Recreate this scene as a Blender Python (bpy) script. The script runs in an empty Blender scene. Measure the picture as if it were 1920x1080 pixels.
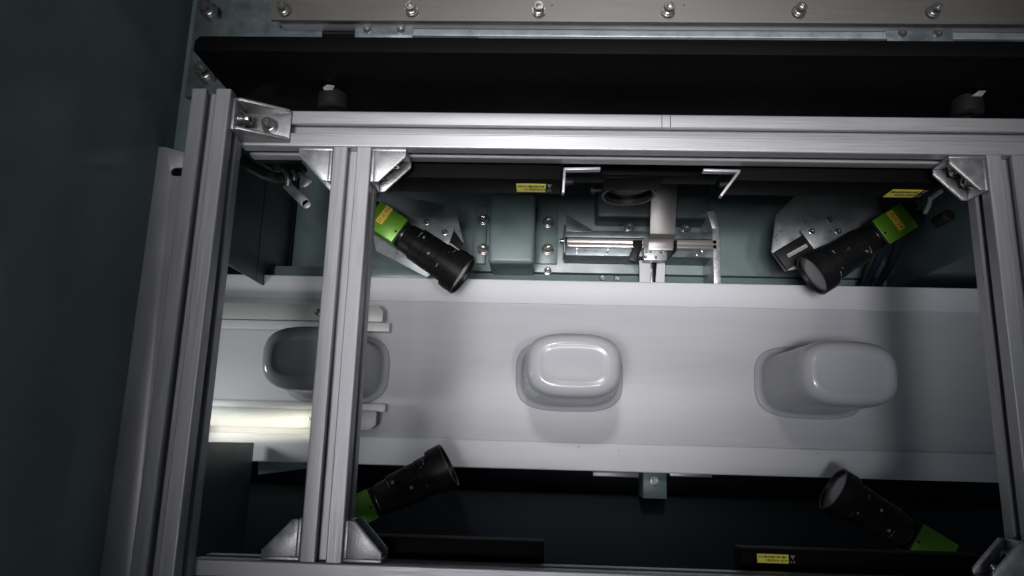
import bpy, bmesh, math, random
from mathutils import Vector, Matrix
random.seed(7)
S = 0.001                       # the scene is written in millimetres
sc = bpy.context.scene
col = sc.collection
rad = math.radians

# ------------------------------------------------------------------ camera
CAM = Vector((0.0, -339.75, 707.5))
F = 1375.4                      # focal length in pixels of a 1920 wide picture
_a, _b, _c = 0.2138, 0.0323, 0.027
ROT = Matrix.Rotation(_c, 3, 'Z') @ Matrix.Rotation(_b, 3, 'Y') @ Matrix.Rotation(_a, 3, 'X')
cd = bpy.data.cameras.new('camera'); cam = bpy.data.objects.new('camera', cd); col.objects.link(cam)
cd.sensor_width = 36; cd.lens = F / 1920 * 36; cd.clip_start = 0.01; cd.clip_end = 60
cam.matrix_world = Matrix.Translation(CAM * S) @ ROT.to_4x4()
sc.camera = cam

def ray(x, y):
    return ROT @ Vector(((x - 960) / F, (540 - y) / F, -1))
def P(x, y, z):                 # the point of the place at height z that shows at (x, y) of the photograph
    d = ray(x, y); t = (z - CAM.z) / d.z
    return CAM + d * t

# ------------------------------------------------------------------ light
w = bpy.data.worlds.new('World'); sc.world = w; w.use_nodes = True
bg = w.node_tree.nodes['Background']
bg.inputs[0].default_value = (0.72, 0.86, 1.0, 1); bg.inputs[1].default_value = 0.06
sc.view_settings.view_transform = 'Standard'; sc.view_settings.look = 'None'
sc.view_settings.exposure = 0.2; sc.view_settings.gamma = 1

def aim(o, loc, tgt):
    o.location = Vector(loc) * S
    o.rotation_euler = (Vector(tgt) - Vector(loc)).to_track_quat('-Z', 'Y').to_euler()
def area(name, loc, tgt, sx, sy, power, color, spread=180):
    l = bpy.data.lights.new(name, 'AREA'); l.shape = 'RECTANGLE'; l.size = sx * S; l.size_y = sy * S
    l.energy = power; l.color = color; l.spread = rad(spread)
    o = bpy.data.objects.new(name, l); col.objects.link(o); aim(o, loc, tgt); return o
def spot(name, loc, tgt, power, color, size, blend, radius):
    l = bpy.data.lights.new(name, 'SPOT'); l.energy = power; l.color = color
    l.spot_size = rad(size); l.spot_blend = blend; l.shadow_soft_size = radius * S
    o = bpy.data.objects.new(name, l); col.objects.link(o); aim(o, loc, tgt); return o

spot('ceiling_lamp', (-270, -470, 2300), (70, 170, -250), 255, (0.96, 0.95, 1.0), 24.5, 0.55, 350)
spot('rear_ceiling_lamp', (-120, 850, 2300), (90, -195, -500), 90, (1.0, 0.98, 0.94), 14, 0.9, 130)
area('infeed_lamp', (-452, -318, -70), P(486, 797, -466), 24, 170, 0.032, (1.0, 0.98, 0.80), 7)
spot('fill_spot', (380, -480, 2000), (60, 110, -300), 42, (1.0, 0.97, 0.93), 25, 0.7, 60)  # added spot: small highlights on the dishes and softer rail shadows
spot('fill_spot', (-20, -500, 2000), (40, 110, -300), 30, (0.97, 0.98, 1.0), 25, 0.7, 60)  # second added spot, fills the shadows from another side
area('infeed_glow', (-640, -285, -315), (-420, -285, -400), 50, 80, 0.30, (0.96, 1.0, 0.98))

# ------------------------------------------------------------------ materials
def mat(name, base, rough=0.5, metal=0.0, var=0.0, vscale=60.0, stretch=(1, 1, 1), rvar=0.0,
        bump=0.0, bscale=300.0, coat=0.0, spec=0.5, speck=0.0, aniso=0.0, fine=0.0):
    m = bpy.data.materials.new(name); m.use_nodes = True
    nt = m.node_tree; N = nt.nodes; L = nt.links; b = N['Principled BSDF']
    b.inputs['Base Color'].default_value = (*base, 1); b.inputs['Roughness'].default_value = rough
    b.inputs['Metallic'].default_value = metal; b.inputs['Coat Weight'].default_value = coat
    b.inputs['Coat Roughness'].default_value = 0.05
    b.inputs['Specular IOR Level'].default_value = spec
    tc = N.new('ShaderNodeNewGeometry')
    mp = N.new('ShaderNodeMapping'); mp.inputs['Scale'].default_value = stretch
    L.new(tc.outputs['Position'], mp.inputs['Vector'])
    if var or rvar:
        n = N.new('ShaderNodeTexNoise'); n.inputs['Scale'].default_value = vscale
        n.inputs['Detail'].default_value = 8; n.inputs['Roughness'].default_value = 0.65
        L.new(mp.outputs[0], n.inputs['Vector'])
        fac = n.outputs['Fac']
        if var:
            r = N.new('ShaderNodeMapRange'); r.inputs['From Min'].default_value = 0.3; r.inputs['From Max'].default_value = 0.7
            r.inputs['To Min'].default_value = 1 - var; r.inputs['To Max'].default_value = 1 + var
            L.new(fac, r.inputs['Value'])
            mx = N.new('ShaderNodeMix'); mx.data_type = 'RGBA'; mx.blend_type = 'MULTIPLY'; mx.inputs[0].default_value = 1
            mx.inputs[6].default_value = (*base, 1); L.new(r.outputs[0], mx.inputs[7])
            out = mx.outputs[2]
            if speck:
                v = N.new('ShaderNodeTexNoise'); v.inputs['Scale'].default_value = 420; v.inputs['Detail'].default_value = 2
                L.new(tc.outputs['Position'], v.inputs['Vector'])
                rr = N.new('ShaderNodeMapRange'); rr.inputs['From Min'].default_value = 0.68; rr.inputs['From Max'].default_value = 0.8
                rr.inputs['To Max'].default_value = speck; L.new(v.outputs['Fac'], rr.inputs['Value'])
                m2 = N.new('ShaderNodeMix'); m2.data_type = 'RGBA'; L.new(rr.outputs[0], m2.inputs[0])
                L.new(out, m2.inputs[6]); m2.inputs[7].default_value = (0.75, 0.76, 0.76, 1); out = m2.outputs[2]
            L.new(out, b.inputs['Base Color'])
        if rvar:
            r = N.new('ShaderNodeMapRange'); r.inputs['From Min'].default_value = 0.3; r.inputs['From Max'].default_value = 0.7
            r.inputs['To Min'].default_value = max(0.03, rough - rvar); r.inputs['To Max'].default_value = rough + rvar
            L.new(fac, r.inputs['Value']); L.new(r.outputs[0], b.inputs['Roughness'])
    if bump:
        n2 = N.new('ShaderNodeTexNoise'); n2.inputs['Scale'].default_value = bscale; n2.inputs['Detail'].default_value = 3
        L.new(mp.outputs[0], n2.inputs['Vector'])
        bp = N.new('ShaderNodeBump'); bp.inputs['Strength'].default_value = bump; bp.inputs['Distance'].default_value = 0.001
        L.new(n2.outputs['Fac'], bp.inputs['Height']); L.new(bp.outputs[0], b.inputs['Normal'])
    return m
M = {
 'alu_x': mat('anodised_aluminium_along', (0.30, 0.30, 0.31), 0.42, 0.4, 0.10, 30, (0.5, 18, 18), 0.09, 0.06, 60),
 'alu_y': mat('anodised_aluminium_across', (0.30, 0.30, 0.31), 0.42, 0.4, 0.10, 30, (18, 0.5, 18), 0.09, 0.06, 60),
 'alu_warm': mat('worn_aluminium', (0.41, 0.405, 0.40), 0.42, 0.4, 0.12, 14, (2, 0.7, 1), 0.08, 0.05, 200),
 'diecast': mat('die_cast_zinc', (0.30, 0.30, 0.305), 0.4, 0.7, 0.22, 90, (1, 1, 1), 0.12, 0.25, 700),
 'bright': mat('machined_edge', (0.78, 0.77, 0.75), 0.25, 0.9, 0.1, 100, (1, 1, 1), 0.08),
 'zinc': mat('zinc_plated_steel', (0.115, 0.135, 0.142), 0.36, 0.5, 0.28, 45, (1, 1, 1), 0.12, 0.06, 500, speck=0.35),
 'zinc_light': mat('zinc_plated_mount', (0.23, 0.25, 0.258), 0.34, 0.45, 0.18, 45, (1, 1, 1), 0.1, 0.06, 500, speck=0.3),
 'galv': mat('galvanised_steel', (0.46, 0.47, 0.48), 0.4, 0.6, 0.35, 260, (1, 1, 1), 0.1, 0.1, 600),
 'stainless': mat('stainless_plate', (0.06, 0.056, 0.05), 0.5, 0.15, 0.08, 30, (0.5, 6, 6), 0.06),
 'steel': mat('bright_steel', (0.42, 0.41, 0.39), 0.24, 0.95, 0.1, 200, (1, 1, 1), 0.08),
 'ground': mat('ground_steel', (0.60, 0.56, 0.52), 0.3, 0.8),
 'plate': mat('brushed_plate', (0.25, 0.235, 0.225), 0.4, 0.6, 0.06, 60, (8, 0.5, 0.5), 0.06),
 'black': mat('black_powder_coat', (0.0016, 0.0015, 0.0016), 0.62, 0, 0.2, 60, (1, 1, 1), 0.06, 0.05, 900, spec=0.05),
 'lens_black': mat('black_anodised_lens', (0.008, 0.008, 0.0085), 0.42, 0.1, 0.2, 120, (1, 1, 1), 0.08, spec=0.22),
 'rubber': mat('black_rubber', (0.006, 0.006, 0.0065), 0.6, 0, 0.2, 90, spec=0.2),
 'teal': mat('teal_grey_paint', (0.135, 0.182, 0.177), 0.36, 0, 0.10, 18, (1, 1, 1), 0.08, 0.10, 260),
 'teal_shaded': mat('shaded_teal_paint', (0.06, 0.085, 0.085), 0.4, 0, 0.10, 18, (1, 1, 1), 0.08, 0.10, 260),  # darker copy of the teal, with shade put into its colour
 'smoked': mat('smoked_panel', (0.20, 0.262, 0.25), 0.2, 0, 0.12, 8, (1, 1, 1), 0.06, 0.015, 30, spec=0.10),
 'belt': mat('white_belt', (0.49, 0.49, 0.51), 0.5, 0, 0.045, 16, (0.35, 4, 1), 0.05, 0.03, 900, spec=0.35),
 'rail_white': mat('white_coated_steel', (0.58, 0.58, 0.60), 0.52, 0, 0.03, 12, (0.4, 3, 1), 0.05),
 'guide_dim': mat('grey_print', (0.16, 0.16, 0.155), 0.6),
 'plastic': mat('white_plastic_rail', (0.56, 0.56, 0.55), 0.4, 0, 0.03, 40),
 'guide': mat('bead_blasted_guide', (0.40, 0.40, 0.39), 0.5, 0.2, 0.06, 200, (1, 1, 1), 0.05),
 'ceramic': mat('glazed_white_ceramic', (0.36, 0.365, 0.385), 0.22, 0, 0.015, 20, (1, 1, 1), 0.02, 0.008, 60, coat=0.12, spec=0.28),
 'green': mat('green_anodised', (0.095, 0.25, 0.010), 0.36, 0.25, 0.06, 90, (1, 1, 1), 0.05),
 'yellow': mat('yellow_sticker', (0.66, 0.60, 0.04), 0.45, 0, 0.06, 120),
 'tape': mat('yellow_tape', (0.62, 0.42, 0.045), 0.5, 0, 0.14, 160),
 'ink': mat('black_ink', (0.02, 0.016, 0.01), 0.6),
 'ink_red': mat('brown_ink', (0.11, 0.025, 0.008), 0.6),
 'white_ink': mat('white_ink', (0.32, 0.32, 0.32), 0.6),
 'glass': mat('coated_glass', (0.10, 0.095, 0.10), 0.18, 0.0, 0.04, 40, spec=0.8),
 'cable': mat('dark_blue_cable', (0.010, 0.016, 0.032), 0.4),
 'hose': mat('grey_rubber_hose', (0.03, 0.03, 0.031), 0.6),
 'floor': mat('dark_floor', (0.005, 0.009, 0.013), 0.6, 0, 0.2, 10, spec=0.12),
}
def clear_glass():
    m = bpy.data.materials.new('filter_glass'); m.use_nodes = True
    b = m.node_tree.nodes['Principled BSDF']
    b.inputs['Base Color'].default_value = (0.55, 0.56, 0.58, 1); b.inputs['Roughness'].default_value = 0.02
    b.inputs['Transmission Weight'].default_value = 1; b.inputs['IOR'].default_value = 1.1
    return m
M['filter'] = clear_glass()

# ------------------------------------------------------------------ helpers
class MB:
    def __init__(s): s.bm = bmesh.new()
    def box(s, x0, x1, y0, y1, z0, z1, T=None):
        vs = [s.bm.verts.new((x, y, z)) for z in (z0, z1) for y in (y0, y1) for x in (x0, x1)]
        if T is not None:
            for v in vs: v.co = T @ v.co
        for f in ((0,2,3,1),(4,5,7,6),(0,1,5,4),(2,6,7,3),(0,4,6,2),(1,3,7,5)):
            s.bm.faces.new([vs[i] for i in f])
        return s
    def prism(s, pts, h0, h1, T=None):          # polygon in XY, from h0 to h1 along Z
        n = len(pts)
        a = [s.bm.verts.new((p[0], p[1], h0)) for p in pts]; b = [s.bm.verts.new((p[0], p[1], h1)) for p in pts]
        if T is not None:
            for v in a + b: v.co = T @ v.co
        s.bm.faces.new(a[::-1]); s.bm.faces.new(b)
        for i in range(n):
            s.bm.faces.new((a[i], a[(i+1) % n], b[(i+1) % n], b[i]))
        return s
    def lathe(s, prof, T=None, seg=32, cap=True, smooth=True):   # prof = (r, h) along local Z
        rings = []
        for r, h in prof:
            rings.append([s.bm.verts.new((r*math.cos(2*math.pi*i/seg), r*math.sin(2*math.pi*i/seg), h)) for i in range(seg)])
        fs = []
        for A, B in zip(rings, rings[1:]):
            for i in range(seg):
                f = s.bm.faces.new((A[i], A[(i+1) % seg], B[(i+1) % seg], B[i])); f.smooth = smooth
        if cap:
            s.bm.faces.new(rings[0][::-1]); s.bm.faces.new(rings[-1])
        if T is not None:
            for R_ in rings:
                for v in R_: v.co = T @ v.co
        return s
    def tube(s, path, r, seg=12):
        path = [Vector(p) for p in path]; rings = []
        for i, p in enumerate(path):
            d = (path[min(i+1, len(path)-1)] - path[max(i-1, 0)]).normalized()
            u = d.orthogonal().normalized() if i == 0 else (u - d*u.dot(d)).normalized()
            v = d.cross(u)
            rings.append([s.bm.verts.new(p + (u*math.cos(2*math.pi*k/seg) + v*math.sin(2*math.pi*k/seg))*r) for k in range(seg)])
        for A, B in zip(rings, rings[1:]):
            for k in range(seg):
                f = s.bm.faces.new((A[k], A[(k+1) % seg], B[(k+1) % seg], B[k])); f.smooth = True
        s.bm.faces.new(rings[0][::-1]); s.bm.faces.new(rings[-1])
        return s
    def loft(s, loops, cap=True, smooth=True):
        R_ = [[s.bm.verts.new(p) for p in lp] for lp in loops]; n = len(R_[0])
        for A, B in zip(R_, R_[1:]):
            for i in range(n):
                f = s.bm.faces.new((A[i], A[(i+1) % n], B[(i+1) % n], B[i])); f.smooth = smooth
        if cap:
            s.bm.faces.new(R_[0][::-1]); f = s.bm.faces.new(R_[-1]); f.smooth = smooth
        return s
    def build(s, name, m, parent=None, bevel=0.0, seg=2, sharp=35):
        bm = s.bm
        bmesh.ops.recalc_face_normals(bm, faces=bm.faces[:])
        if bevel:
            es = [e for e in bm.edges if len(e.link_faces) == 2 and e.calc_face_angle(0) > rad(sharp)]
            bmesh.ops.bevel(bm, geom=es, offset=bevel, segments=seg, affect='EDGES', profile=0.5, clamp_overlap=True)
        for v in bm.verts: v.co *= S
        me = bpy.data.meshes.new(name)
        if parent is None:
            xs = [v.co.x for v in bm.verts]; ys = [v.co.y for v in bm.verts]; zs = [v.co.z for v in bm.verts]
            c = Vector(((min(xs)+max(xs))/2, (min(ys)+max(ys))/2, min(zs)))
        else:
            c = root_loc(parent)
        for v in bm.verts: v.co -= c
        bm.to_mesh(me); bm.free()
        me.materials.append(M[m] if isinstance(m, str) else m)
        try: me.set_sharp_from_angle(angle=rad(40))
        except Exception: pass
        o = bpy.data.objects.new(name, me); col.objects.link(o)
        if parent is None: o.location = c
        else: o.parent = parent
        return o
def root_loc(o):
    l = Vector(o.location)
    while o.parent: o = o.parent; l += o.location
    return l
def tag(o, label, cat, group=None):
    o['label'] = label; o['category'] = cat
    if group: o['group'] = group
    return o
def thing(name, loc, label, cat, group=None):
    o = bpy.data.objects.new(name, None); o.empty_display_size = 0.02; col.objects.link(o)
    o.location = Vector(loc) * S
    return tag(o, label, cat, group)
def struct(o): o['kind'] = 'structure'; return o

_screw = {}
def screw(parent, loc, axis=(0, 0, 1), r=6.5, h=8, washer=0.0, name='bolt', spin=0.0, m='steel', shank=0.0):
    key = (r, h, washer, name, m, shank)
    if key not in _screw:
        b = MB(); z = shank
        if washer:
            b.lathe([(washer*0.55, z), (washer, z), (washer, z+1.4), (washer*0.55, z+1.4)], seg=24)
            b.lathe([(washer*0.86, z+1.4), (washer*0.86, z+3.4), (washer*0.5, z+3.4)], seg=24); z += 3.4
        if shank: b.lathe([(r*0.62, 0), (r*0.62, z)], seg=16)
        s6 = [(r*0.5*math.cos(math.pi/3*i), r*0.5*math.sin(math.pi/3*i)) for i in range(6)]
        bm = b.bm; sg = 24
        def ring(rr, zz): return [bm.verts.new((rr*math.cos(2*math.pi*i/sg), rr*math.sin(2*math.pi*i/sg), zz)) for i in range(sg)]
        def hexr(k, zz):
            out = []
            for i in range(sg):
                a = 2*math.pi*i/sg; c = math.cos(math.pi/6)/math.cos((a % (math.pi/3)) - math.pi/6)
                out.append(bm.verts.new((r*k*c*math.cos(a), r*k*c*math.sin(a), zz)))
            return out
        rs = [ring(r*0.98, z), ring(r, z+0.3), ring(r, z+h*0.86), ring(r*0.9, z+h), hexr(0.55, z+h), hexr(0.53, z+h*0.45)]
        for A, B in zip(rs, rs[1:]):
            for i in range(sg): bm.faces.new((A[i], A[(i+1) % sg], B[(i+1) % sg], B[i]))
        bm.faces.new(rs[-1])
        bmesh.ops.recalc_face_normals(bm, faces=bm.faces[:])
        for v in bm.verts: v.co *= S
        me = bpy.data.meshes.new(name); bm.to_mesh(me); bm.free(); me.materials.append(M[m])
        for p in me.polygons: p.use_smooth = True
        try: me.set_sharp_from_angle(angle=rad(35))
        except Exception: pass
        _screw[key] = me
    o = bpy.data.objects.new(name, _screw[key]); col.objects.link(o)
    o.rotation_euler = (Vector((0, 0, 1)).rotation_difference(Vector(axis)).to_matrix() @ Matrix.Rotation(spin, 3, 'Z')).to_euler()
    if parent is not None:
        o.parent = parent; o.location = Vector(loc)*S - root_loc(parent)
    else: o.location = Vector(loc)*S
    return o
def frame_T(o, x, y):            # matrix whose X and Y axes are x, y (orthonormalised) at o
    x = Vector(x).normalized(); y = Vector(y); y = (y - x*y.dot(x)).normalized(); z = x.cross(y)
    m = Matrix((x, y, z)).transposed().to_4x4(); m.translation = Vector(o); return m
def poly_px(pts, z): return [tuple(P(x, y, z).xy) for x, y in pts]

# ------------------------------------------------------------------ the setting
Z_BELT = -500; Z_FLOOR = -600
XL = -352.9; XM = -216.9; XR = 446.6          # left faces of the three rails that run to the front
b = MB(); b.box(-2200, 2200, -2200, 2000, -640, Z_FLOOR - 22); struct(b.build('floor', 'floor'))

# painted base of the machine behind the belt
yb0 = P(1100, 512, Z_FLOOR).y
b = MB(); b.box(-460, 900, yb0, 320, Z_FLOOR - 20, Z_FLOOR)
o = b.build('machine_base', 'teal', bevel=1.2); struct(o)
b = MB(); b.box(-460, 900, -200, yb0 - 2.5, Z_FLOOR - 20, Z_FLOOR - 3)
o = b.build('machine_base_ledge', 'teal', bevel=1.2); struct(o)
b = MB(); b.box(-500, 1000, 300, 315, Z_FLOOR, -60)
o = b.build('back_wall', 'teal'); struct(o)
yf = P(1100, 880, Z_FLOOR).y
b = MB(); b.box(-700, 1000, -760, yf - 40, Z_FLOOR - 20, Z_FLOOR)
o = b.build('machine_base_front', 'floor', bevel=1.2); struct(o)  # coloured near black to carry the dimness at the front

# upper frame of the machine that the plates are bolted to
b = MB(); xs = P(352, 150, -14).x
b.box(xs - 10, 1200, P(400, 190, -14).y - 330, P(400, 190, -14).y, -60, -14) if False else None
b.box(P(345, 180, -14).x - 30, XL - 2, -300, 400, -48, -14.5)
o = b.build('frame_beam', 'teal', bevel=1.5); struct(o)
b = MB(); b.box(-300, 1300, 110, 400, -60, -14.8)
o = b.build('frame_cross_beam', 'teal', bevel=1.5); struct(o)

# tall dark door panel on the left, mirror-smooth
xw = P(342, 150, -14).x
b = MB(); b.box(xw - 8, xw, -900, 520, -20, 950)
o = b.build('dark_door_panel', 'smoked', bevel=0.8)
tag(o, 'tall dark glossy door panel along the left side of the machine', 'door panel')

# ------------------------------------------------------------------ aluminium rails
def rail_profile(W=40.0, slot=10.0, lip=4.6, cav=20.0, depth=12.0, ch=1.6):
    h = W/2; s = slot/2; c = cav/2
    side = [(-h, h-ch), (-h+ch*0.12, h-ch*0.6), (-h+ch*0.35, h-ch*0.25), (-h+ch*0.65, h-ch*0.06), (-h+ch, h), (-s-0.9, h), (-s, h-0.9), (-s, h-lip), (-c, h-lip), (-c, h-lip-2.5), (-s-1.2, h-depth), (s+1.2, h-depth),
            (c, h-lip-2.5), (c, h-lip), (s, h-lip), (s, h-0.9), (s+0.9, h), (h-ch, h)]
    # the corner arc belongs to the next side
    pts = []
    for k in range(4):
        a = -math.pi/2*k
        for x, y in side: pts.append((x*math.cos(a) - y*math.sin(a), x*math.sin(a) + y*math.cos(a)))
    return pts
PROF = rail_profile()
def rail(axis, a0, a1, u, v, m, label):
    # axis 'x': runs in X, centre (y=u, z=v); axis 'y': runs in Y, centre (x=u, z=v)
    b = MB()
    if axis == 'x': T = Matrix(((0, 0, 1, 0), (1, 0, 0, u), (0, 1, 0, v), (0, 0, 0, 1)))
    else: T = Matrix(((1, 0, 0, u), (0, 0, -1, 0), (0, 1, 0, v), (0, 0, 0, 1)))
    b.prism(PROF, a0 if axis == 'x' else -a1, a1 if axis == 'x' else -a0, T)
    o = b.build('aluminium_rail', m)
    return tag(o, label, 'rail', 'slotted aluminium rails of the frame')
YF = P(1000, 1068, 0).y          # back face of the front cross rail
rail('x', XL + 38, 1100, -20, -20, 'alu_x', 'long slotted aluminium rail crossing in front of the black cover')
rail('y', -760, P(434, 167, 40).y, XL + 20, 20.3, 'alu_y', 'raised slotted aluminium rail at the left beside the flat angle strip')
rail('y', YF, -40.3, XM + 20, -20.2, 'alu_y', 'slotted aluminium rail crossing over the belt between the first and second dish')
rail('y', YF, -40.3, XR + 20, -20.2, 'alu_y', 'slotted aluminium rail at the right edge, right of the last dish')
rail('x', XL + 38, 1100, YF - 20.3, -20, 'alu_x', 'slotted aluminium cross rail at the front, bottom edge of the photo')
# pencil marks on the back rail are two fine scribed lines
xx = P(1241, 228, 0).x
for x_ in (xx, P(1257, 228, 0).x):
    b = MB(); b.box(x_ - 0.35, x_ + 0.35, -14.4, -1.2, 0.02, 0.12)
    b.build('scribed_line', 'rubber', bpy.data.objects['aluminium_rail'])

# angle strip on the left of the raised rail
za = 14
p0 = P(303, 275, za); p1 = P(345, 292, za)
xa0 = P(276, 400, za).x; xa1 = XL - 0.6
ya = p0.y
R_ = thing('angle_strip', ((xa0+xa1)/2, -300, za-3), 'long worn aluminium angle strip with a slot hole, bolted along the left rail', 'angle strip')
hx, hy = P(330, 322, za).xy
b = MB()
# flange with a slotted notch: three boxes joined as one polygon
def capsule(cx, cy, r, l, n=8):
    return [(cx + r*math.cos(t) + (l if abs(t) <= math.pi/2 else -l), cy + r*math.sin(t)) for t in
            [(-math.pi/2 + math.pi*i/n) for i in range(n+1)]] + \
           [(cx - l + r*math.cos(t), cy + r*math.sin(t)) for t in [(math.pi/2 + math.pi*i/n) for i in range(n+1)]]
left_arc = [(hx - 1 + 4.5*math.cos(t), hy + 4.5*math.sin(t)) for t in [math.pi/2 + math.pi*i/8 for i in range(9)]]
poly = [(xa0 + 2, -800), (xa1, -800), (xa1, hy - 4.5)] + left_arc[::-1] + [(xa1, hy + 4.5), (xa1, p1.y), (xa0 + 9, ya), (xa0 + 2, ya)]
b.prism(poly, za - 3, za)
b.build('flange', 'alu_warm', R_, bevel=0.4)
b = MB(); b.prism([(xa0, -800), (xa0 + 3.2, -800), (xa0 + 3.2, ya - 0.5), (xa0, ya - 0.5)], za - 40, za + 0.6)
b.build('lip', 'alu_y', R_, bevel=1.2, seg=3)

# ------------------------------------------------------------------ corner brackets
def bracket(o, u, v, label, a=36.0, c=37.0, wd=34.0, end=9.0):
    o = Vector(o); u = Vector(u); v = Vector(v); wv = u.cross(v)
    R_ = thing('corner_bracket', o, label, 'bracket', 'die-cast corner brackets of the frame')
    T = frame_T(o, u, v)
    b = MB(); t = 3.2
    b.box(0.3, a, 0.3, t + 0.3, -wd/2, wd/2, T)
    b.box(0.3, t + 0.3, t + 0.3, c, -wd/2, wd/2, T)
    tri = [(t + 0.2, t + 0.2), (a, t + 0.2), (a, end), (end, c), (t + 0.2, c)]
    for s in (-1, 1):
        b.prism(tri, s*(wd/2) - (t if s > 0 else 0), s*(wd/2) + (0 if s > 0 else t), T)
    b.build('casting', 'diecast', R_, bevel=0.7, seg=2)
    screw(R_, T @ Vector((a*0.58, t + 0.4, 0)), v, 6.2, 7.5, 8.5)
    screw(R_, T @ Vector((t + 0.4, c*0.58, 0)), u, 6.2, 7.5, 8.5)
    return R_
bracket((XM - 0.2, -40.2, -18.5), (-1, 0, 0), (0, -1, 0), 'cast corner bracket left of the crossing rail, above the dark recess')
bracket((XM + 40.2, -40.2, -18.5), (1, 0, 0), (0, -1, 0), 'cast corner bracket right of the crossing rail, beside the left light bar')
bracket((XR - 0.2, -40.2, -18.5), (-1, 0, 0), (0, -1, 0), 'cast corner bracket against the right edge rail, above the right green camera')
bracket((XL + 40.2, -20, 0.1), (1, 0, 0), (0, 0, 1), 'cast corner bracket with open side up in the top left corner of the frame', a=50, c=34)
bracket((XM - 0.2, YF + 0.2, -18.5), (-1, 0, 0), (0, 1, 0), 'dim cast corner bracket at the front, left of the crossing rail')
bracket((XM + 40.2, YF + 0.2, -18.5), (1, 0, 0), (0, 1, 0), 'dim cast corner bracket at the front, right of the crossing rail')
bracket((XR - 0.2, YF + 0.2, -18.5), (-1, 0, 0), (0, 1, 0), 'dim cast corner bracket at the front right corner of the frame')

# ------------------------------------------------------------------ back plates and cover
zg = -4
R_ = thing('mounting_plate', P(1100, 60, zg), 'dark zinc plated mounting plate running behind the black cover', 'plate')
g0 = P(346, 181, zg); g1 = P(366, 0, zg)
ytop = P(900, -160, zg).y
def y_at(px, py, z): return P(px, py, z).y
sy0 = y_at(700, 72, zg); sy1 = y_at(700, 58, zg)
xe = 1300
sxs = [P(x, 62, zg).x for x in (604, 896)] + [P(x, 64, zg).x for x in (1588, 1900)]
gy = g0.y; gx = g0.x
b = MB()
b.box(gx, xe, sy1, ytop, zg - 6, zg)
xc = P(362, 95, 78).x; yc_ = P(362, 95, 78).y + 2.6
b.box(gx, xc - 0.6, gy, yc_, zg - 6, zg); b.box(gx, xe, yc_, sy0 - 12, zg - 6, zg)
cuts = [gx] + sxs + [xe]
for i in range(0, len(cuts), 2): b.box(cuts[i], cuts[i+1], sy0 - 12, sy1, zg - 6, zg)
bmesh.ops.remove_doubles(b.bm, verts=b.bm.verts[:], dist=0.01)
b.build('plate', 'zinc', R_)
for i in (0, 2):
    b = MB(); b.box(sxs[i] - 6, sxs[i+1] + 6, sy0 - 20, sy1 + 6, zg - 10, zg - 6.6); b.build('slot_backing', 'black', R_)
for px, py in ((400, 31), (393, 147)):
    screw(R_, P(px, py, zg), (0, 0, 1), 7.5, 9, 9.5, shank=11)
for px, py in ((400, 31), (393, 147)):
    b = MB(); b.lathe([(7.4, 0), (7.4, 10.5), (5, 10.5)], Matrix.Translation(P(px, py, zg)), 24); b.build('spacer', 'steel', R_)

# hinge blocks on the plate
for k, (x0, x1, y0, y1, lab) in enumerate(((664, 776, 38, 76, 'small zinc block with two screws behind the cover, left of the middle'),
                                   (1664, 1784, 42, 80, 'small zinc block with two screws behind the cover, near the right edge'))):
    A = P(x0, y1, zg + 8); B = P(x1, y0 - 6, zg + 8)
    R_ = thing('fixing_block', ((A.x+B.x)/2, (A.y+B.y)/2, zg), lab, 'block', 'fixing blocks on the mounting plate')
    b = MB(); b.box(A.x, B.x, A.y, B.y, zg + 0.2, zg + 8); b.build('block', 'zinc', R_, bevel=0.6)
    for px in ((689, 752) if k == 0 else (1691, 1757)):
        q = P(px, 57 + k*7, zg + 8); screw(R_, q, (0, 0, 1), 4.2, 3.5, 0)

# grey stainless cover plate with its row of bolts
zc = 22
A = P(507, 37, zc)
R_ = thing('cover_plate', (A.x + 400, A.y + 60, zc - 4), 'grey stainless cover plate with a row of bolts at the top edge of the photo', 'plate')
b = MB(); b.box(A.x, xe, A.y, ytop + 30, zc - 4, zc); b.build('plate', 'stainless', R_, bevel=0.5)
b = MB(); b.box(A.x + 6, xe, A.y + 2.5, A.y + 10, zg + 0.3, zc - 4.2)
b.build('support_bar', 'alu_x', R_, bevel=0.7)
b = MB(); b.box(P(770, 45, zg).x, xe, A.y - 5.5, A.y + 2.2, zg + 0.4, zg + 7); b.build('edge_strip', 'zinc_light', R_, bevel=0.7)
for px in (534, 772, 1010, 1252, 1497, 1748):
    q = P(px, 21 + (px - 534)*0.003, zc); screw(R_, q, (0, 0, 1), 5.4, 6.5, 7.2, shank=2.0, spin=px)
for px in (1035, 1282, 1500):
    b = MB(); b.lathe([(0.8, 0), (0.8, 0.5)], Matrix.Translation(P(px, 10, zc)), 8); b.build('punch_mark', 'rubber', R_)

# tall black cover plate behind the back rail
hcov = 78; ycov = P(362, 95, hcov).y
A = P(362, 95, hcov); Bk = P(360, 67, hcov)
R_ = thing('black_cover', (400, ycov, -20), 'long black sheet metal cover standing up behind the back rail', 'cover')
b = MB()
b.box(A.x, 1250, ycov, ycov + 2, -120, hcov - 2)
b.build('front_panel', 'black', R_, bevel=0.5)
b = MB(); rr = 6
b.prism([(A.x, ycov), (1250, ycov), (1250, Bk.y), (A.x + 5, Bk.y), (A.x, Bk.y - 5)], hcov - 1.9, hcov)
b.build('top_flange', 'black', R_, bevel=0.7)

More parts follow.
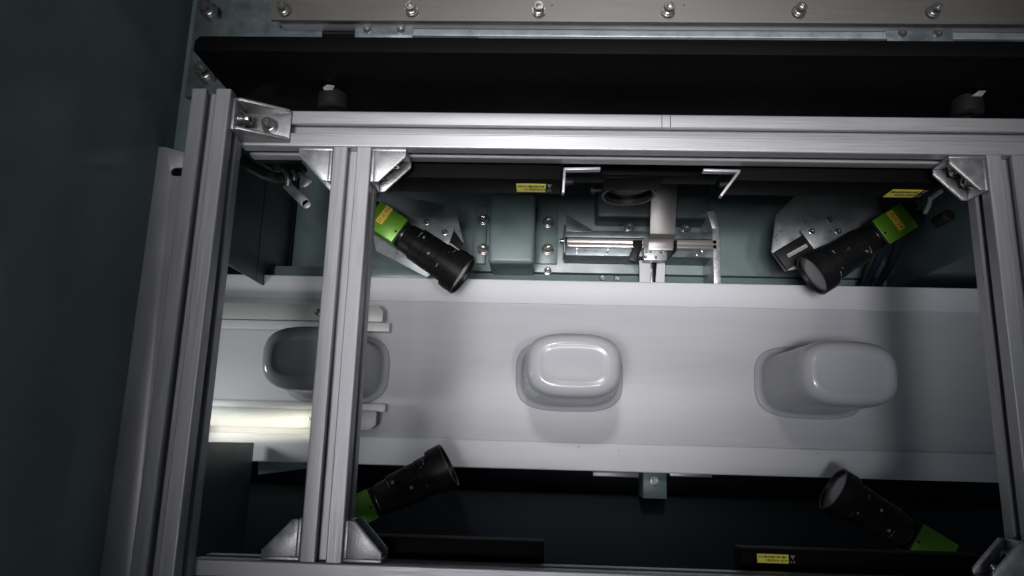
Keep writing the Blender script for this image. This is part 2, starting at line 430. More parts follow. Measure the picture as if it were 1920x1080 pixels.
# black knobs standing on the back rail in front of the cover
for px, lab in ((622, 'black rubber knob with a pale tab against the black cover, left of the middle'),
                (1815, 'black rubber knob with a pale tab against the black cover, near the right edge')):
    q = P(px, 205 if px < 1000 else 213, 0)
    R_ = thing('knob', (q.x, ycov - 10, -18), lab, 'knob', 'black knobs in front of the cover')
    T = Matrix.Translation((q.x, ycov - 0.2, -2)) @ Matrix.Rotation(rad(90), 4, 'X')
    b = MB(); b.lathe([(9, 0), (9, 4), (15, 4.5), (15.6, 6), (15.6, 18.4), (14.4, 19.6), (6, 19.6), (5.5, 18.8)], T, 40); b.build('knob_body', 'rubber', R_)
    s_ = 0 if px < 1000 else 4
    b = MB(); b.prism([(-5, 0), (4, 0), (5.5, 5), (-2, 6), (-6, 3)] if px < 1000 else [(-8, 0), (2, 0), (7, 6), (0, 6)], 0, 1.4,
        Matrix.Translation((q.x + s_, ycov - 7.5, 14.2))); b.build('tab', 'diecast', R_)
# ------------------------------------------------------------------ light bars under the back rail
def bar(name, x0, x1, y0, y1, z0, z1, label):
    R_ = thing(name, ((x0+x1)/2, (y0+y1)/2, z0), label, 'light bar', 'black light bars under the back rail')
    b = MB(); b.box(x0, x1, y0, y1, z0 + 3, z1)
    b.build('housing', 'black', R_, bevel=0.8)
    b = MB(); b.box(x0 + 5, x1 - 5, y0 + 4, y1 - 4, z0, z0 + 3.2); b.build('diffuser', 'plastic', R_)
    return R_
zb = -50; BH = 50
yA = P(880, 363, zb - BH).y
xb1 = P(1052, 340, zb).x
barL = bar('light_bar', P(705, 340, zb).x - 40, xb1, yA, yA + 40, zb - BH, zb, 'black light bar with a yellow sticker, left of the middle under the back rail')
yB = P(1560, 370, zb - BH).y
xb2 = P(1372, 340, zb).x
barR = bar('light_bar', xb2, P(1770, 345, zb).x, yB, yB + 40, zb - BH, zb, 'black light bar with a yellow sticker above the right green camera')
zm = -84
yC = P(1200, 346, zm - 30).y
barM = bar('light_bar', xb1 + 4, xb2 - 4, yC, yC + 32, zm - 30, zm, 'short black light bar between the two pale angle brackets, no sticker')
def on_face(px, py, Y):          # the point of the upright face y = Y that shows at a pixel
    d = ray(px, py); return CAM + d*((Y - CAM.y)/d.y)
def sticker(root, px0, px1, py0, py1, top=None, face=None):
    if face is not None:         # on the upright front face: local Y runs up
        A = on_face(px0, py1, face); B = on_face(px1, py0, face); A2 = on_face(px1, py1, face)
        x0, x1, y0, y1 = A.x, A2.x, A.z, B.z
        T = Matrix(((1, 0, 0, 0), (0, 0, -1, face), (0, 1, 0, 0), (0, 0, 0, 1)))
    else:
        A = P(px0, py1, top); B = P(px1, py0, top); x0, x1, y0, y1 = A.x, B.x, A.y, B.y
        T = Matrix.Translation((0, 0, top))
    b = MB(); b.box(x0, x1, y0, y1, 0.1, 0.4, T); st = b.build('sticker', 'yellow', root)
    b = MB(); h = y1 - y0; k = h/8
    for row, (f0, f1) in enumerate(((0.05, 0.93), (0.28, 0.96))):
        x = x0 + (x1 - x0)*f0; yc = y1 - h*(0.30 + 0.38*row)
        while x < x0 + (x1 - x0)*f1:
            wd = random.choice((0.5, 0.8, 1.1)); t = random.choice((0.5, 0.8, 1.0))
            b.box(x, x + wd, yc - 1.1*t*k, yc + 1.1*t*k, 0.42, 0.5, T); x += wd + random.choice((0.3, 0.35, 0.9))
    o = b.build('print', 'ink', st); o['kind'] = 'stuff'
    tx = x1 + 4
    for pl in ([(-2.4, 0.95), (2.4, 0.95), (0, 0.45)], [(-2.0, 0.3), (-0.8, 0.3), (-0.8, 0.05), (-2.0, 0.05)], [(0.8, 0.3), (2.0, 0.3), (2.0, 0.05), (0.8, 0.05)]):
        b = MB(); b.prism([(tx + u, y0 + v*h) for u, v in pl], 0.1, 0.35, T); b.build('warning_mark', 'guide_dim', root)
sticker(barL, 969, 1023, 345, 359, face=yA)
sticker(barR, 1655, 1712, 356, 369, face=yB)
# pale angle brackets that hold the bars
def angle(pts, zt, lab):
    q = [P(x, y, zt) for x, y in pts]
    R_ = thing('angle_bracket', (q[1].x, q[1].y, zt - 26), lab, 'bracket', 'pale angle brackets between the light bars')
    for n_, (a, b_) in enumerate(((q[0], q[1]), (q[1], q[2]))):
        T = frame_T(a, b_ - a, Vector((0, 0, 1)).cross(b_ - a)); L_ = (b_ - a).length
        m_ = MB(); m_.box(-1 if n_ else 0, L_, -1.5, 1.5, -9, 0.0 - 0.2*n_, T); m_.build('leg', 'alu_x', R_, bevel=0.8)
    mid = (q[0] + q[1])/2
    d = (q[1]-q[0]).normalized()
    s = 1 if q[2].x > q[1].x else -1
    screw(R_, q[0]*0.5 + q[1]*0.5 + Vector((1.8*s, 0, -5)), (s, 0, 0), 3, 5, 4, m='rubber')
    return R_
angle([(1056, 361), (1059, 316), (1126, 315)], -44, 'pale angle bracket at the end of the left light bar')
angle([(1352, 367), (1387, 320), (1319, 318)], -44, 'slanting pale angle bracket at the end of the right light bar')

# the same bars at the front, in the dark
yD = P(1450, 1030, zb).y
barF1 = bar('light_bar', P(705, 1040, zb).x - 40, P(1020, 1040, zb).x, yD - 40, yD, zb - 32, zb, 'dark light bar at the front, left of the middle')
barF2 = bar('light_bar', P(1390, 1040, zb).x, P(1850, 1040, zb).x, yD - 40, yD, zb - 32, zb, 'dark light bar at the front right with a faint yellow sticker')
for o_ in (barF1, barF2): o_['group'] = 'dark light bars at the front'
sticker(barF2, 1420, 1478, 1040, 1055, top=zb)

# filter ring hanging below the short bar
q = P(1178, 357, -150)
R_ = thing('filter_ring', q, 'black filter ring with clear glass hanging below the short light bar', 'filter ring')
T = frame_T(q, (1, 0.02, 0), (0, 0.06, 1))      # ring axis along local Z, facing the front
b = MB(); b.lathe([(33, -7), (33, 7), (29.5, 7), (29.5, -7), (33, -7)], T, 48, cap=False); b.build('ring', 'lens_black', R_)
b = MB(); b.lathe([(29.6, -0.7), (29.6, 0.7)], T, 48); b.build('glass', 'filter', R_)
b = MB(); b.lathe([(2.2, 0), (2.2, 8), (4, 8), (4, 13)], T @ Matrix.Translation((-33, 0, 0)) @ Matrix.Rotation(rad(-90), 4, 'Y'), 12); b.build('thumb_screw', 'rubber', R_)
b = MB(); b.box(-34, 34, 24, 60, 2, 10, T); b.build('holder', 'black', R_, bevel=1)

# ------------------------------------------------------------------ conveyor
yu0 = P(1200, 531, Z_BELT).y; yu1 = P(1200, 574, Z_BELT).y
yl1 = P(1200, 833, Z_BELT).y; yl0 = P(1200, 884, Z_BELT).y
x0c, x1c = -620, 1000
R_ = thing('conveyor', (150, (yu1+yl1)/2, Z_BELT - 90), 'white belt conveyor carrying the dishes, with pale side rails', 'conveyor')
b = MB(); b.box(x0c, x1c, yl1 - 4, yu1 + 4, Z_BELT - 3, Z_BELT); b.build('belt', 'belt', R_, bevel=0.5)
# side rails: folded sheet sloping up and outward, with a rolled edge
def side(yi, yo, zi, zo):
    s = 1 if yo > yi else -1
    pr = [(yi, zi - 2.0), (yi, zi), (yi + s*1.2, zi + 1.0), (yo, zo), (yo + s*1.5, zo - 1.5), (yo + s*1.5, zo - 85), (yo - s*1, zo - 85), (yo - s*1, zo - 5)]
    b = MB(); b.prism(pr, x0c, x1c, Matrix(((0, 0, 1, 0), (1, 0, 0, 0), (0, 1, 0, 0), (0, 0, 0, 1))))
    return b.build('side_rail', 'rail_white', R_, bevel=0.4)
side(yu1, P(1200, 530, Z_BELT + 10).y, Z_BELT + 2.5, Z_BELT + 10)
side(yl1, P(1200, 884, Z_BELT + 4).y, Z_BELT + 2.5, Z_BELT + 4)
for x_, y_ in ((1085, 838), (1533, 850), (1160, 845)):
    b = MB(); b.lathe([(0.9, 0), (0.9, 0.3)], Matrix.Translation(P(x_, y_, Z_BELT + 4.2)), 8); b.build('speck', 'rubber', R_)

# infeed guides at the left
def guide(m_pts, w_pts, bolt_px, lab):
    zt = Z_BELT + 34
    A = P(m_pts[0], m_pts[2], zt); B = P(m_pts[1], m_pts[3], zt)
    R_ = thing('infeed_guide', (B.x - 80, (A.y+B.y)/2, Z_BELT + 3), lab, 'guide', 'infeed guides of the conveyor')
    b = MB(); c = 9
    if m_pts[4] > 0: poly = [(-560, A.y), (B.x, A.y), (B.x, B.y - c), (B.x - c, B.y), (-560, B.y)]
    else: poly = [(-560, A.y), (B.x - c, A.y), (B.x, A.y + c), (B.x, B.y), (-560, B.y)]
    b.prism(poly, zt - 3, zt); b.build('guide_plate', 'guide', R_, bevel=0.4)
    zw = Z_BELT + 22
    A2 = P(w_pts[0], w_pts[2], zw); B2 = P(w_pts[1], w_pts[3], zw)
    b = MB(); b.box(-560, B2.x, A2.y, B2.y, Z_BELT + 2, zw); b.build('slide_strip', 'plastic', R_, bevel=0.6)
    screw(R_, P(bolt_px[0], bolt_px[1], zt), (0, 0, 1), 4, 3, 5.5)
guide((700, 719, 603, 573, 1), (700, 730, 621, 606, 0), (596, 586), 'grey infeed guide with clipped corner on the back side of the belt')
guide((700, 706, 807, 771, -1), (700, 722, 772, 758, 0), (579, 787), 'brightly lit infeed guide with clipped corner on the front side of the belt')

# ------------------------------------------------------------------ dishes
def sup(a, b_, n, z, N=96):
    out = []
    for i in range(N):
        t = 2*math.pi*i/N; c, s = math.cos(t), math.sin(t)
        out.append((a*math.copysign(abs(c)**(2/n), c), b_*math.copysign(abs(s)**(2/n), s), z))
    return out
def dish_mesh(c):
    H = 172
    lv = [(82, 53, 3.4, 0.2), (86.5, 57, 3.3, 0.5), (87.5, 58, 3.3, 1.8), (86.6, 57.2, 3.3, 3.2), (84, 55, 3.3, 4.2), (80, 51.8, 3.3, 5.4), (78, 50.3, 3.3, 8),
          (76.4, 49.2, 3.3, 14), (73.5, 48.2, 3.2, 50), (71, 47.6, 3.1, 105), (69.8, 47.6, 3.0, H - 34), (68.6, 47.0, 2.95, H - 21),
          (66.3, 45.1, 2.9, H - 12.5), (62.8, 41.8, 2.9, H - 6.8), (58.5, 37.8, 2.9, H - 3.4), (54.5, 34, 3.0, H - 1.8), (51, 30.5, 3.1, H - 1.2), (49, 28.6, 3.2, H - 1.15), (47.6, 27.3, 3.25, H - 1.4),
          (46, 25.8, 3.3, H - 1.8), (43.5, 23.5, 3.35, H - 2.1), (39, 19.5, 3.4, H - 2.1), (28, 13, 3.2, H - 2.0), (10, 4.6, 2.6, H - 1.6)]
    return [[(x + c[0], y + c[1], z + c[2]) for x, y, z in sup(*l)] for l in lv]
def dish(px, py, label, src=None, rz=0.0):
    c = P(px, py, Z_BELT); c.z += 0.3
    if src is None:
        o = MB().loft(dish_mesh((0, 0, 0))).build('dish', 'ceramic')
    else:
        o = src.copy(); col.objects.link(o)
    o.location = c*S; o.rotation_euler.z = rz
    return tag(o, label, 'dish', 'white dishes on the belt')
d0 = dish(1067, 705, 'upside down white glazed dish in the middle of the belt')
dish(632, 692, 'white dish in shade, partly hidden under the crossing rail', d0, rad(0.5))
dish(1516, 718, 'white dish at the right end of the row, in dimmer light', d0, rad(-0.8))

# ------------------------------------------------------------------ inspection cameras
def text_mesh(parent, s, T, size, m):
    cu = bpy.data.curves.new('text', 'FONT'); cu.body = s; cu.size = size*S; cu.align_x = 'CENTER'; cu.align_y = 'CENTER'; cu.extrude = 0.05*S
    o = bpy.data.objects.new('text', cu); col.objects.link(o)
    bpy.context.view_layer.update()
    dg = bpy.context.evaluated_depsgraph_get(); me = bpy.data.meshes.new_from_object(o.evaluated_get(dg))
    bpy.data.objects.remove(o)
    me.materials.clear(); me.materials.append(M[m])
    T2 = T.copy(); T2.translation = T.translation*S
    me.transform(T2); me.transform(Matrix.Translation(-root_loc(parent)))
    n = bpy.data.objects.new('lettering', me); col.objects.link(n); n.parent = parent
    return n
def camera_unit(front, back, z, label, text=None, flip=False):
    f = P(front[0], front[1], z); bk = P(back[0], back[1], z); d = (f - bk); d.z = 0; d.normalize()
    # local frame: X along the lens axis (to the front), Z up; the front of the lens is at x = 0
    T = frame_T(f, d, Vector((0, 0, 1)).cross(d))
    R_ = thing('inspection_camera', (f.x, f.y, z - 32), label, 'camera', 'inspection cameras round the belt')
    Lx = T @ Matrix.Rotation(rad(90), 4, 'Y')          # local Z of the lathe runs along the lens axis
    def ln(name, prof, m='lens_black', seg=48, cap=True):
        b = MB(); b.lathe(prof, Lx, seg, cap); return b.build(name, m, R_)
    ln('hood', [(27.5, -21), (32.5, -21), (33.8, -20), (33.8, 0), (32.4, 0.5), (30.6, -0.6), (29.6, -6)], cap=False)
    ln('front_glass', [(29.8, -4.8), (20, -3.8), (5, -3.2)], 'glass')
    ln('filter_thread', [(29.5, -25), (33, -24.6), (33, -19.2), (29.5, -19)])
    brl = ln('barrel', [(20, -112), (23, -110), (24, -100), (24.4, -92), (27, -90.5), (27, -72), (26.2, -71.4), (26.2, -70), (27.4, -69.4), (27.4, -47), (26.6, -46.6), (26.6, -45.2), (28.6, -44.4), (28.6, -25.5), (20, -25)])
    for x_, ang, r0 in ((-80, 65, 27), (-80, -30, 27), (-58, 100, 27.4), (-58, 20, 27.4), (-35, 60, 28.6)):
        a = rad(ang); n_ = T.to_3x3() @ Vector((0, math.cos(a), math.sin(a)))
        TT = frame_T(T @ Vector((x_, r0*math.cos(a)*0.98, r0*math.sin(a)*0.98)), d, n_.cross(d))
        b = MB(); b.lathe([(2.6, 0), (2.6, 4.5), (2, 5)] if ang in (65, 100) else [(1.6, 0), (1.6, 1.2)], frame_T(TT.translation, n_.orthogonal(), n_.cross(n_.orthogonal())), 10); b.build('set_screw', 'steel', R_)
    b = MB(); rng = random.Random(int(front[0]))
    for x_, r0, a0, a1 in ((-88, 27.05, 48, 75), (-30, 28.65, 34, 54), (-38, 28.65, 112, 122)):
        a = a0
        while a < a1:
            n_ = T.to_3x3() @ Vector((0, math.cos(rad(a)), math.sin(rad(a))))
            p_ = T @ Vector((x_, 0, 0)) + n_*r0
            w_ = rng.choice((0.8, 1.3, 1.7))
            b.box(-w_/2, w_/2, -0.55, 0.55, -0.05, 0.12, frame_T(p_, d, n_.cross(d)))
            a += rng.choice((3.2, 3.2, 5.5))
    o = b.build('lens_marking', 'white_ink', R_); o['kind'] = 'stuff'
    # body
    b = MB(); b.box(-118, -115.2, -22, 22, -22, 22, T); b.build('mount_flange', 'lens_black', R_, bevel=0.5)
    b = MB(); b.lathe([(17, -115.4), (17, -110)], Lx, 32); b.build('mount_ring', 'steel', R_)
    b = MB(); b.box(-172, -118.6, -22, 22, -22, 22, T); body = b.build('body', 'green', R_, bevel=1.0)
    b = MB(); b.box(-186, -172.3, -20, 20, -20, 20, T); b.build('rear_cover', 'lens_black', R_, bevel=1.0)
    for y_ in (-8, 9):
        b = MB(); b.lathe([(7, -202), (7, -186)], T @ Matrix.Translation((0, y_, 0)) @ Matrix.Rotation(rad(90), 4, 'Y'), 16); b.build('connector', 'rubber', R_)
    s0 = -1 if d.x < 0 else 1
    screw(R_, T @ Vector((-123, -4*s0, 22.0)), (0, 0, 1), 1.7, 0.8, 0, name='screw', m='rubber')
    if text:
        b = MB(); b.box(-154, -143, -20, 13, 22.05, 22.3, T) if s0 < 0 else b.box(-160, -148, -8, 22, 22.05, 22.3, T)
        st = b.build('tape_label', 'tape', body)
        cx, cy = (-148.5, -3.5) if s0 < 0 else (-154, 7)
        T3 = T @ Matrix.Translation((cx, cy, 22.36)) @ Matrix.Rotation(rad(90 if s0 < 0 else 90), 4, 'Z')
        t_ = text_mesh(body, text, T3, 8.2, 'ink_red')
    return R_, T
zc_ = -400
camL, TL = camera_unit((869, 517), (745, 434), zc_, 'green backed camera with black lens at the left, below the cast bracket', 'カメラ5')
camR, TR = camera_unit((1522, 517), (1680, 418), zc_, 'green backed camera with black lens at the right, above the last dish', 'カメラ4')
camLF, TLF = camera_unit((842, 872), (700, 944), zc_, 'shaded black camera lens at the front left, pointing at the middle dish')
camRF, TRF = camera_unit((1562, 917), (1700, 1002), zc_, 'shaded black camera lens at the front right, pointing left at the last dish')

# plates that carry the two back cameras
def mount(pts, top, screws, stage, z, lab, lab_edge=True):
    q = poly_px(pts, z); c = Vector((sum(p[0] for p in q)/len(q), sum(p[1] for p in q)/len(q), z - 6))
    R_ = thing('camera_mount', c, lab, 'mount', 'plates carrying the back cameras')
    b = MB(); b.prism(q, z - 6, z); b.build('base_plate', 'zinc_light', R_, bevel=0.5)
    st = poly_px(stage, z + 9); b = MB(); b.prism(st, z + 0.2, z + 9); sg = b.build('slide_stage', 'lens_black', R_, bevel=0.6)
    tp = poly_px(top, z + 14); b = MB(); b.prism(tp, z + 9.2, z + 14); b.build('top_plate', 'zinc_light', R_, bevel=0.5)
    for x, y in screws: screw(R_, P(x, y, z + 14), (0, 0, 1), 5, 1.6, 0)
    return R_, sg
mL, sgL = mount([(715, 360), (853, 388), (869, 453), (861, 472), (800, 520), (705, 470), (690, 400)],
     [(722, 402), (782, 391), (852, 428), (840, 462), (800, 470), (760, 470), (725, 440)],
     [(800, 417), (834, 436)], [(800, 460), (850, 430), (868, 456), (858, 474), (820, 500)], -452,
     'dark plate with screws under the left green camera')
mR, sgR = mount([(1497, 362), (1640, 362), (1650, 420), (1620, 480), (1473, 508), (1447, 471), (1455, 403)],
     [(1501, 432), (1560, 398), (1610, 410), (1590, 440), (1527, 467)],
     [(1522, 434), (1555, 412), (1571, 434)], [(1452, 472), (1540, 420), (1570, 450), (1477, 506)], -452,
     'dark plate with a black ruled slide under the right green camera')
for root, sg, a, b2 in ((mR, sgR, (1477, 480), (1513, 460)), (mL, sgL, (842, 458), (860, 472))):
    A = P(*a, -443); B = P(*b2, -443); T = frame_T(A, B - A, Vector((0, 0, 1)).cross(B - A)); L_ = (B - A).length
    b = MB(); b.box(0, L_, -3, 3, 0.1, 0.4, T); b.build('scale', 'guide', sg)
    b = MB(); n = int(L_/1.6)
    for i in range(n): b.box(1 + i*1.6, 1.5 + i*1.6, -2.4, 2.4 if i % 5 == 0 else 0.6, 0.42, 0.5, T)
    o = b.build('ruling', 'ink', sg); o['kind'] = 'stuff'
b = MB(); b.tube([P(1700, 400, -400), P(1690, 440, -430), P(1672, 490, -480), P(1640, 545, -545), P(1610, 590, -580)], 6.5)
tag(b.build('cable', 'cable'), 'thick dark blue cable dropping behind the right green camera, right one of the pair', 'cable', 'camera cables')
b = MB(); b.tube([P(1690, 395, -400), P(1668, 440, -430), P(1645, 490, -480), P(1618, 540, -545), P(1590, 590, -580)], 6.5)
tag(b.build('cable', 'cable'), 'thick dark blue cable dropping behind the right green camera, left one of the pair', 'cable', 'camera cables')
b = MB(); b.tube([P(1765, 358, -300), P(1745, 372, -300), P(1742, 385, -310), P(1735, 398, -330)], 3.2)
tag(b.build('cable', 'plastic'), 'thin grey cable end beside the right cast bracket', 'cable')
b = MB(); b.tube([P(1682, 440, -560), P(1688, 480, -560), P(1694, 545, -570)], 4)
tag(b.build('cable', 'guide'), 'grey conduit running down behind the dark blue cables', 'conduit')

# ------------------------------------------------------------------ machinery on the base
# post with its bolted foot plates
zt = Z_FLOOR
A = P(912, 512, zt); B = P(1003, 512, zt)
zp = zt + 95
topb = P(917, 362, zp).y
R_ = thing('column', ((A.x+B.x)/2, A.y + 30, zt), 'teal painted rounded column between four bolts', 'column')
b = MB(); xa, xb_ = P(917, 440, zp).x, P(1003, 440, zp).x
b.box(xa, xb_, A.y - 4, topb, zt + 0.3, zp); b.build('post', 'teal', R_, bevel=7, seg=4)
for xs_, xe_, nm in ((885, 914, 'l'), (1004, 1046, 'r')):
    A2 = P(xs_, 494, zt + 8); B2 = P(xe_, 388, zt + 8)
    b = MB(); b.box(A2.x, B2.x, A2.y, B2.y, zt + 0.3, zt + 8); b.build('foot_plate', 'teal', R_, bevel=1)
for px, py in ((906, 412), (906, 468), (1028, 417), (1027, 468)):
    screw(R_, P(px, py, zt + 8), (0, 0, 1), 8, 7, 11.5, m='steel')
# small bolts on the ledge behind the belt
for px, py, lab in ((743, 516, 'small round head bolt behind the belt, left one under the left camera'), (771, 516, 'small round head bolt behind the belt, right one under the left camera'),
                (1129, 522, 'small round head bolt behind the belt, left one before the slide unit'), (1156, 523, 'small round head bolt behind the belt, right one before the slide unit'),
                (1649, 536, 'small round head bolt behind the belt, beside the dark blue cables'), (1027, 508, 'short stud behind the belt, below the column bolts'),
                (527, 500, 'small bolt beside the left infeed wall')):
    o = screw(None, P(px, py, Z_FLOOR - 3), (0, 0, 1), 5.5, 6, 0 if px != 1027 else 8, name='bolt')
    tag(o, lab, 'bolt', 'small bolts on the machine base')
# the slide unit
zs = Z_FLOOR + 70
A = P(1060, 478, zs); B = P(1345, 478, zs)
R_ = thing('slide_unit', ((A.x+B.x)/2, A.y, Z_FLOOR), 'linear slide unit with polished rail, mounted behind the middle of the belt', 'slide unit')
y0 = P(1200, 452, zs).y; y1 = P(1200, 404, zs).y; yr0 = P(1200, 463, zs + 8).y; yr1 = P(1200, 447, zs + 8).y
b = MB(); b.box(A.x, B.x, P(1200, 478, zs).y, yr1 + 8, Z_FLOOR + 0.4, zs - 10); b.build('slide_base', 'zinc', R_, bevel=0.6)
b = MB(); b.box(A.x, B.x, P(1200, 447, zs).y, P(1200, 434, zs).y, zs - 9.8, zs + 2); b.build('back_strip', 'zinc', R_, bevel=0.6)
ym = (yr0+yr1)/2
b = MB(); b.prism([(yr0, zs - 9.6), (yr1, zs - 9.6), (yr1, zs + 5), (ym + 0.6, zs + 5), (ym + 0.6, zs + 2.5), (ym - 0.6, zs + 2.5), (ym - 0.6, zs + 5), (yr0, zs + 5)],
    A.x + 3, B.x - 2, Matrix(((0, 0, 1, 0), (1, 0, 0, 0), (0, 1, 0, 0), (0, 0, 0, 1))))
b.build('guide_rail', 'ground', R_, bevel=0.4)
b = MB(); b.prism(poly_px([(1061, 436), (1062, 404), (1108, 432), (1108, 437)], zs), zs + 2.2, zs + 6); b.build('end_gusset', 'zinc', R_, bevel=0.5)
b = MB(); b.box(A.x - 3, A.x - 0.4, yr0 - 12, yr1 + 24, Z_FLOOR + 20, zs + 6); b.build('end_plate', 'zinc', R_, bevel=0.4)
screw(R_, Vector((A.x - 3, (yr0+yr1)/2 + 4, zs - 4)), (-1, 0, 0), 4, 4, 5.5)
for px, py in ((1080, 427), (1180, 427), (1285, 430)): screw(R_, P(px, py, zs - 9), (0, 0, 1), 7, 5, 9.5)
for px, py in ((1082, 465), (1082, 473), (1141, 466), (1138, 474), (1317, 470), (1308, 477)): screw(R_, P(px, py, zs - 10), (0, 0, 1), 2.8, 1.2, 0, name='screw')
# carriage
ca = P(1190, 475, zs + 10); cb = P(1266, 450, zs + 10)
for pp in ([(1187, 450), (1205, 450), (1205, 462), (1193, 492), (1177, 486), (1187, 464)], [(1249, 450), (1270, 450), (1269, 470), (1250, 488), (1244, 484), (1249, 470)]):
    b = MB(); b.prism(poly_px(pp, zs + 8), zs - 6, zs + 8); b.build('carriage', 'lens_black', R_, bevel=0.8)
b = MB(); b.box(P(1205, 470, zs).x + 0.4, P(1249, 470, zs).x - 0.4, P(1200, 490, zs).y, yr1 + 2, zs - 8, zs + 9); b.build('carriage_block', 'diecast', R_, bevel=0.8)
for px, py in ((1210, 482), (1219, 472), (1230, 483), (1239, 473), (1247, 472), (1212, 473)): screw(R_, P(px, py, zs + 9), (0, 0, 1), 2.6, 3, 0, name='screw')
# bent carrier plate rising from the carriage
pz = zs + 16
pts = [(P(1238, 466, pz).y, pz - 4), (P(1238, 466, pz).y, pz), (P(1238, 455, pz).y, pz + 6), (P(1238, 449, pz).y, pz + 14)]
yA_, yB_ = P(1238, 449, pz + 14).y, P(1238, 340, pz + 44).y
prof = [(P(1238, 466, pz).y, pz), (P(1238, 457, pz).y, pz + 1), (P(1238, 450, pz).y, pz + 5), (yA_ + 4, pz + 12), (yA_ + 8, pz + 20), (yB_, pz + 48)]
low = [(y_ + 1.0, z_ - 3.5) for y_, z_ in prof][::-1]
xL_, xR_ = P(1215, 440, pz).x, P(1262, 440, pz).x
b = MB(); b.prism(prof + low, xL_, xR_, Matrix(((0, 0, 1, 0), (1, 0, 0, 0), (0, 1, 0, 0), (0, 0, 0, 1)))); b.build('carrier_plate', 'plate', R_, bevel=0.6)
b = MB(); b.box(xL_ + 0.5, xR_ - 0.8, P(1238, 467, pz).y - 1, P(1238, 458, pz).y, pz - 5, pz - 0.6); b.build('carrier_edge', 'galv', R_, bevel=0.5)
# forked post between slide and belt
zf = zs - 2
A = P(1199, 528, zf - 20); B = P(1247, 489, zf - 20)
R_ = thing('forked_post', ((A.x+B.x)/2, A.y, Z_FLOOR - 3), 'pale split metal post between the slide carriage and the belt', 'post')
b = MB(); b.box(P(1199, 510, zf-20).x, P(1220, 510, zf-20).x, A.y - 12, B.y, zf - 24, zf - 20); b.build('fork', 'rail_white', R_, bevel=0.5)
b = MB(); b.prism(poly_px([(1232, 489), (1247, 489), (1246, 545), (1228, 545)], zf - 20), zf - 24, zf - 20); b.build('fork', 'rail_white', R_, bevel=0.5)
b = MB(); b.prism(poly_px([(1218, 489), (1233, 489), (1229, 545), (1219, 545)], zf - 30), Z_FLOOR - 2.6, zf - 30); b.build('tongue', 'lens_black', R_, bevel=0.5)
b = MB(); b.prism(poly_px([(1219, 489), (1223, 489), (1226, 545), (1222, 545)], zf - 22), zf - 29, zf - 22); b.build('spring', 'bright', R_, bevel=0.4)
# upright end plate, right of the slide
zq = Z_FLOOR + 75
xp0, xp1 = P(1336, 440, zq).x, P(1349, 440, zq).x
b = MB(); b.box(xp0, xp1, P(1350, 560, zq).y, P(1343, 428, zq).y, Z_FLOOR + 0.5, zq)
b.prism([(xp0, P(1343, 428, zq).y), (xp1, P(1343, 428, zq).y), (xp1 - 6, P(1336, 396, zq).y), (xp0 - 8, P(1336, 396, zq).y)], zq - 60, zq - 0.3)
tag(b.build('upright_plate', 'galv', bevel=0.5), 'narrow galvanised upright plate at the right end of the slide unit', 'plate')
# painted block behind the slide
A = P(1264, 432, zs - 12); B = P(1332, 345, zs - 12)
b = MB(); b.box(P(1120, 420, zs).x, P(1336, 420, zs).x, P(1200, 408, zs - 12).y, P(1200, 330, zs - 12).y, Z_FLOOR + 0.5, zs - 12)
tag(b.build('support_block', 'teal_shaded', bevel=5, seg=3), 'shaded teal support block behind the slide unit', 'block')  # darkened teal in place of shade behind the slide
# painted box on the right with its front lip
A = P(1690, 540, Z_FLOOR + 60)
b = MB(); b.box(P(1692, 500, -540).x, 900, P(1700, 531, -530).y, 290, Z_FLOOR + 0.4, -300)
tag(b.build('side_housing', 'teal_shaded', bevel=1.5), 'dark teal housing on the right, behind the right edge rail', 'housing')
b = MB(); b.box(P(1392, 450, Z_FLOOR).x, P(1396, 450, Z_FLOOR).x, P(1390, 515, Z_FLOOR).y, 290, Z_FLOOR + 0.4, Z_FLOOR + 20)
q = P(1779, 404, -300)
R_ = thing('sensor', (q.x, q.y, -330), 'small dark round sensor on the right housing', 'sensor')
b = MB(); b.lathe([(9, -30), (9, 0), (7, 1.5)], Matrix.Translation(q), 20); b.build('sensor_body', 'rubber', R_)
b = MB(); b.lathe([(4, 2.1), (4, 4)], Matrix.Translation(q), 12); b.build('sensor_face', 'lens_black', R_)

# ------------------------------------------------------------------ infeed walls at the left
Xw = P(545, 450, Z_FLOOR).x
def on_wall(px, py):             # the point of the wall plane X = Xw that shows at a pixel
    d = ray(px, py); return CAM + d*((Xw - CAM.x)/d.x)
q = on_wall(505, 541); qb = on_wall(511, 496)
Tw = Matrix(((0, 0, 1, Xw - 4), (1, 0, 0, 0), (0, 1, 0, 0), (0, 0, 0, 1)))
b = MB(); b.prism([(q.y, q.z), (qb.y, qb.z), (qb.y + 8, Z_FLOOR + 0.4), (290, Z_FLOOR + 0.4), (290, -70), (q.y, -70)], 0, 4, Tw)
o = b.build('infeed_wall', 'teal_shaded', bevel=0.8)  # shade under the rails is put into the wall colour
tag(o, 'shaded teal sheet wall over the back edge of the infeed', 'wall panel', 'infeed wall panels')
b = MB(); r_ = on_wall(432, 400); b.box(Xw + 0.1, Xw + 0.5, q.y + 1, 280, q.z + 62, q.z + 62.8); b.build('seam', 'rubber', o)
q2 = P(477, 830, Z_BELT + 20)
b = MB(); b.box(q2.x - 5, q2.x, YF - 60, q2.y, Z_BELT + 20, -60)
tag(b.build('infeed_wall', 'teal_shaded', bevel=0.8), 'shaded teal sheet wall over the front edge of the infeed, lower left', 'wall panel', 'infeed wall panels')
b = MB(); b.prism(poly_px([(484, 862), (640, 855), (640, 870), (484, 890)], Z_BELT - 40), Z_BELT - 46, Z_BELT - 40)
tag(b.build('gusset_plate', 'teal', bevel=0.6), 'small teal gusset plate under the front side rail, lower left', 'plate')
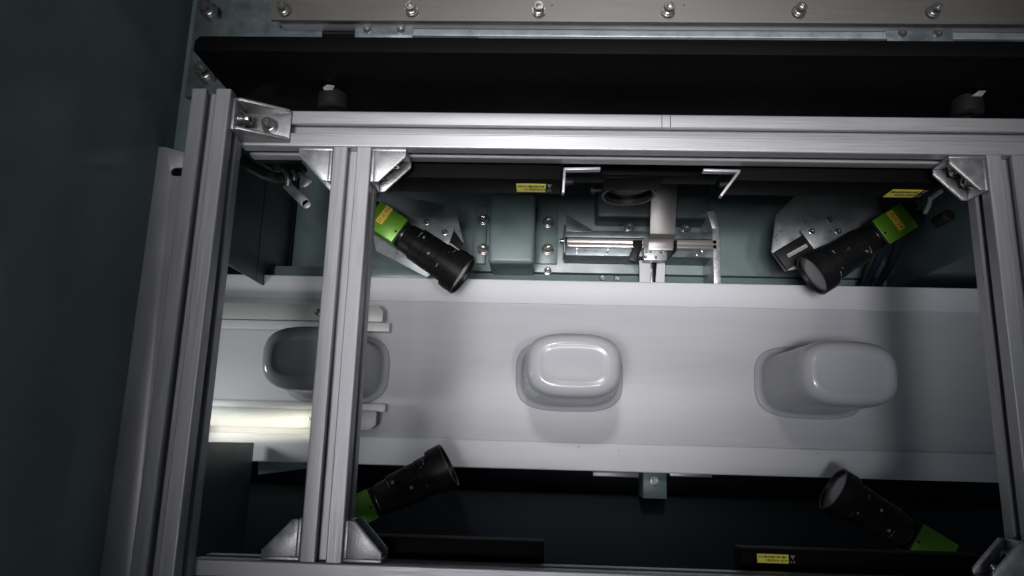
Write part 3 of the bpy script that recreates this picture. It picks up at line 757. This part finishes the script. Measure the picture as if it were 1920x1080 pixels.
# sheet edge along the top of the ledge, left
A = P(514, 517, Z_BELT - 10); B = P(610, 500, Z_BELT - 10)
b = MB(); b.box(A.x, XM + 60, A.y, B.y, Z_BELT - 60, Z_BELT - 10)
tag(b.build('ledge', 'teal', bevel=0.8), 'teal ledge behind the belt at the infeed, beside the dark wall', 'ledge')

# hoses and a toggle lever in the dark top left recess
zh = -190
b = MB(); b.tube([P(455, 300, zh), P(470, 312, zh), P(495, 326, zh), P(520, 334, zh), P(545, 330, zh - 10), P(570, 315, zh - 20)], 7)
tag(b.build('hose', 'hose'), 'dark rubber hose curving through the top left recess', 'hose')
R_ = thing('toggle_lever', P(545, 345, zh), 'dull grey toggle lever with its fork in the top left recess', 'lever')
A = P(536, 345, zh); B = P(580, 388, zh); T = frame_T(A, B - A, Vector((0, 0, 1)).cross(B - A)); L_ = (B - A).length
b = MB(); b.box(0, L_ - 6, -6, 6, -3, 0, T); b.lathe([(6, -3), (6, 0)], T @ Matrix.Translation((L_ - 6, 0, 0)) @ Matrix.Scale(0.99, 4), 20); b.build('handle', 'diecast', R_, bevel=0.6)
b = MB(); b.tube([P(530, 318, zh + 4), P(538, 326, zh + 4), P(541, 338, zh + 2), P(540, 348, zh)], 4); b.build('link', 'diecast', R_)
b = MB(); b.tube([P(548, 320, zh + 4), P(553, 328, zh + 4), P(552, 338, zh + 2)], 3); b.build('link', 'diecast', R_)
b = MB(); b.prism(poly_px([(560, 321), (580, 331), (586, 340), (573, 351), (562, 350), (574, 338), (558, 325)], zh), zh - 3, zh); b.build('fork', 'diecast', R_, bevel=0.4)
b = MB(); b.prism(poly_px([(490, 306), (568, 306), (566, 319), (530, 318), (512, 321), (503, 313)], zh - 6), zh - 20, zh - 6); b.build('clamp_base', 'hose', R_, bevel=1)

# ------------------------------------------------------------------ front, in the dark
q = P(1230, 905, Z_BELT - 30)
R_ = thing('front_post', (q.x, q.y, Z_FLOOR), 'dim teal post with a bolt just in front of the belt', 'post')
b = MB(); b.box(P(1206, 900, Z_BELT-30).x, P(1250, 900, Z_BELT-30).x, P(1230, 935, Z_BELT-30).y, P(1230, 882, Z_BELT-30).y, Z_FLOOR + 0.4, Z_BELT - 30)
b.build('post', 'teal', R_, bevel=1); screw(R_, P(1227, 902, Z_BELT - 30), (0, 0, 1), 5, 6, 7)
for px0, px1, lab in ((1112, 1198, 'dim steel strip before the belt, left of the front post'), (1256, 1335, 'dim steel strip before the belt, right of the front post')):
    A = P(px0, 893, Z_BELT - 20); B = P(px1, 886, Z_BELT - 20)
    b = MB(); b.box(A.x, B.x, A.y, B.y, Z_BELT - 26, Z_BELT - 20)
    tag(b.build('steel_strip', 'plate', bevel=0.6), lab, 'strip', 'steel strips before the belt')
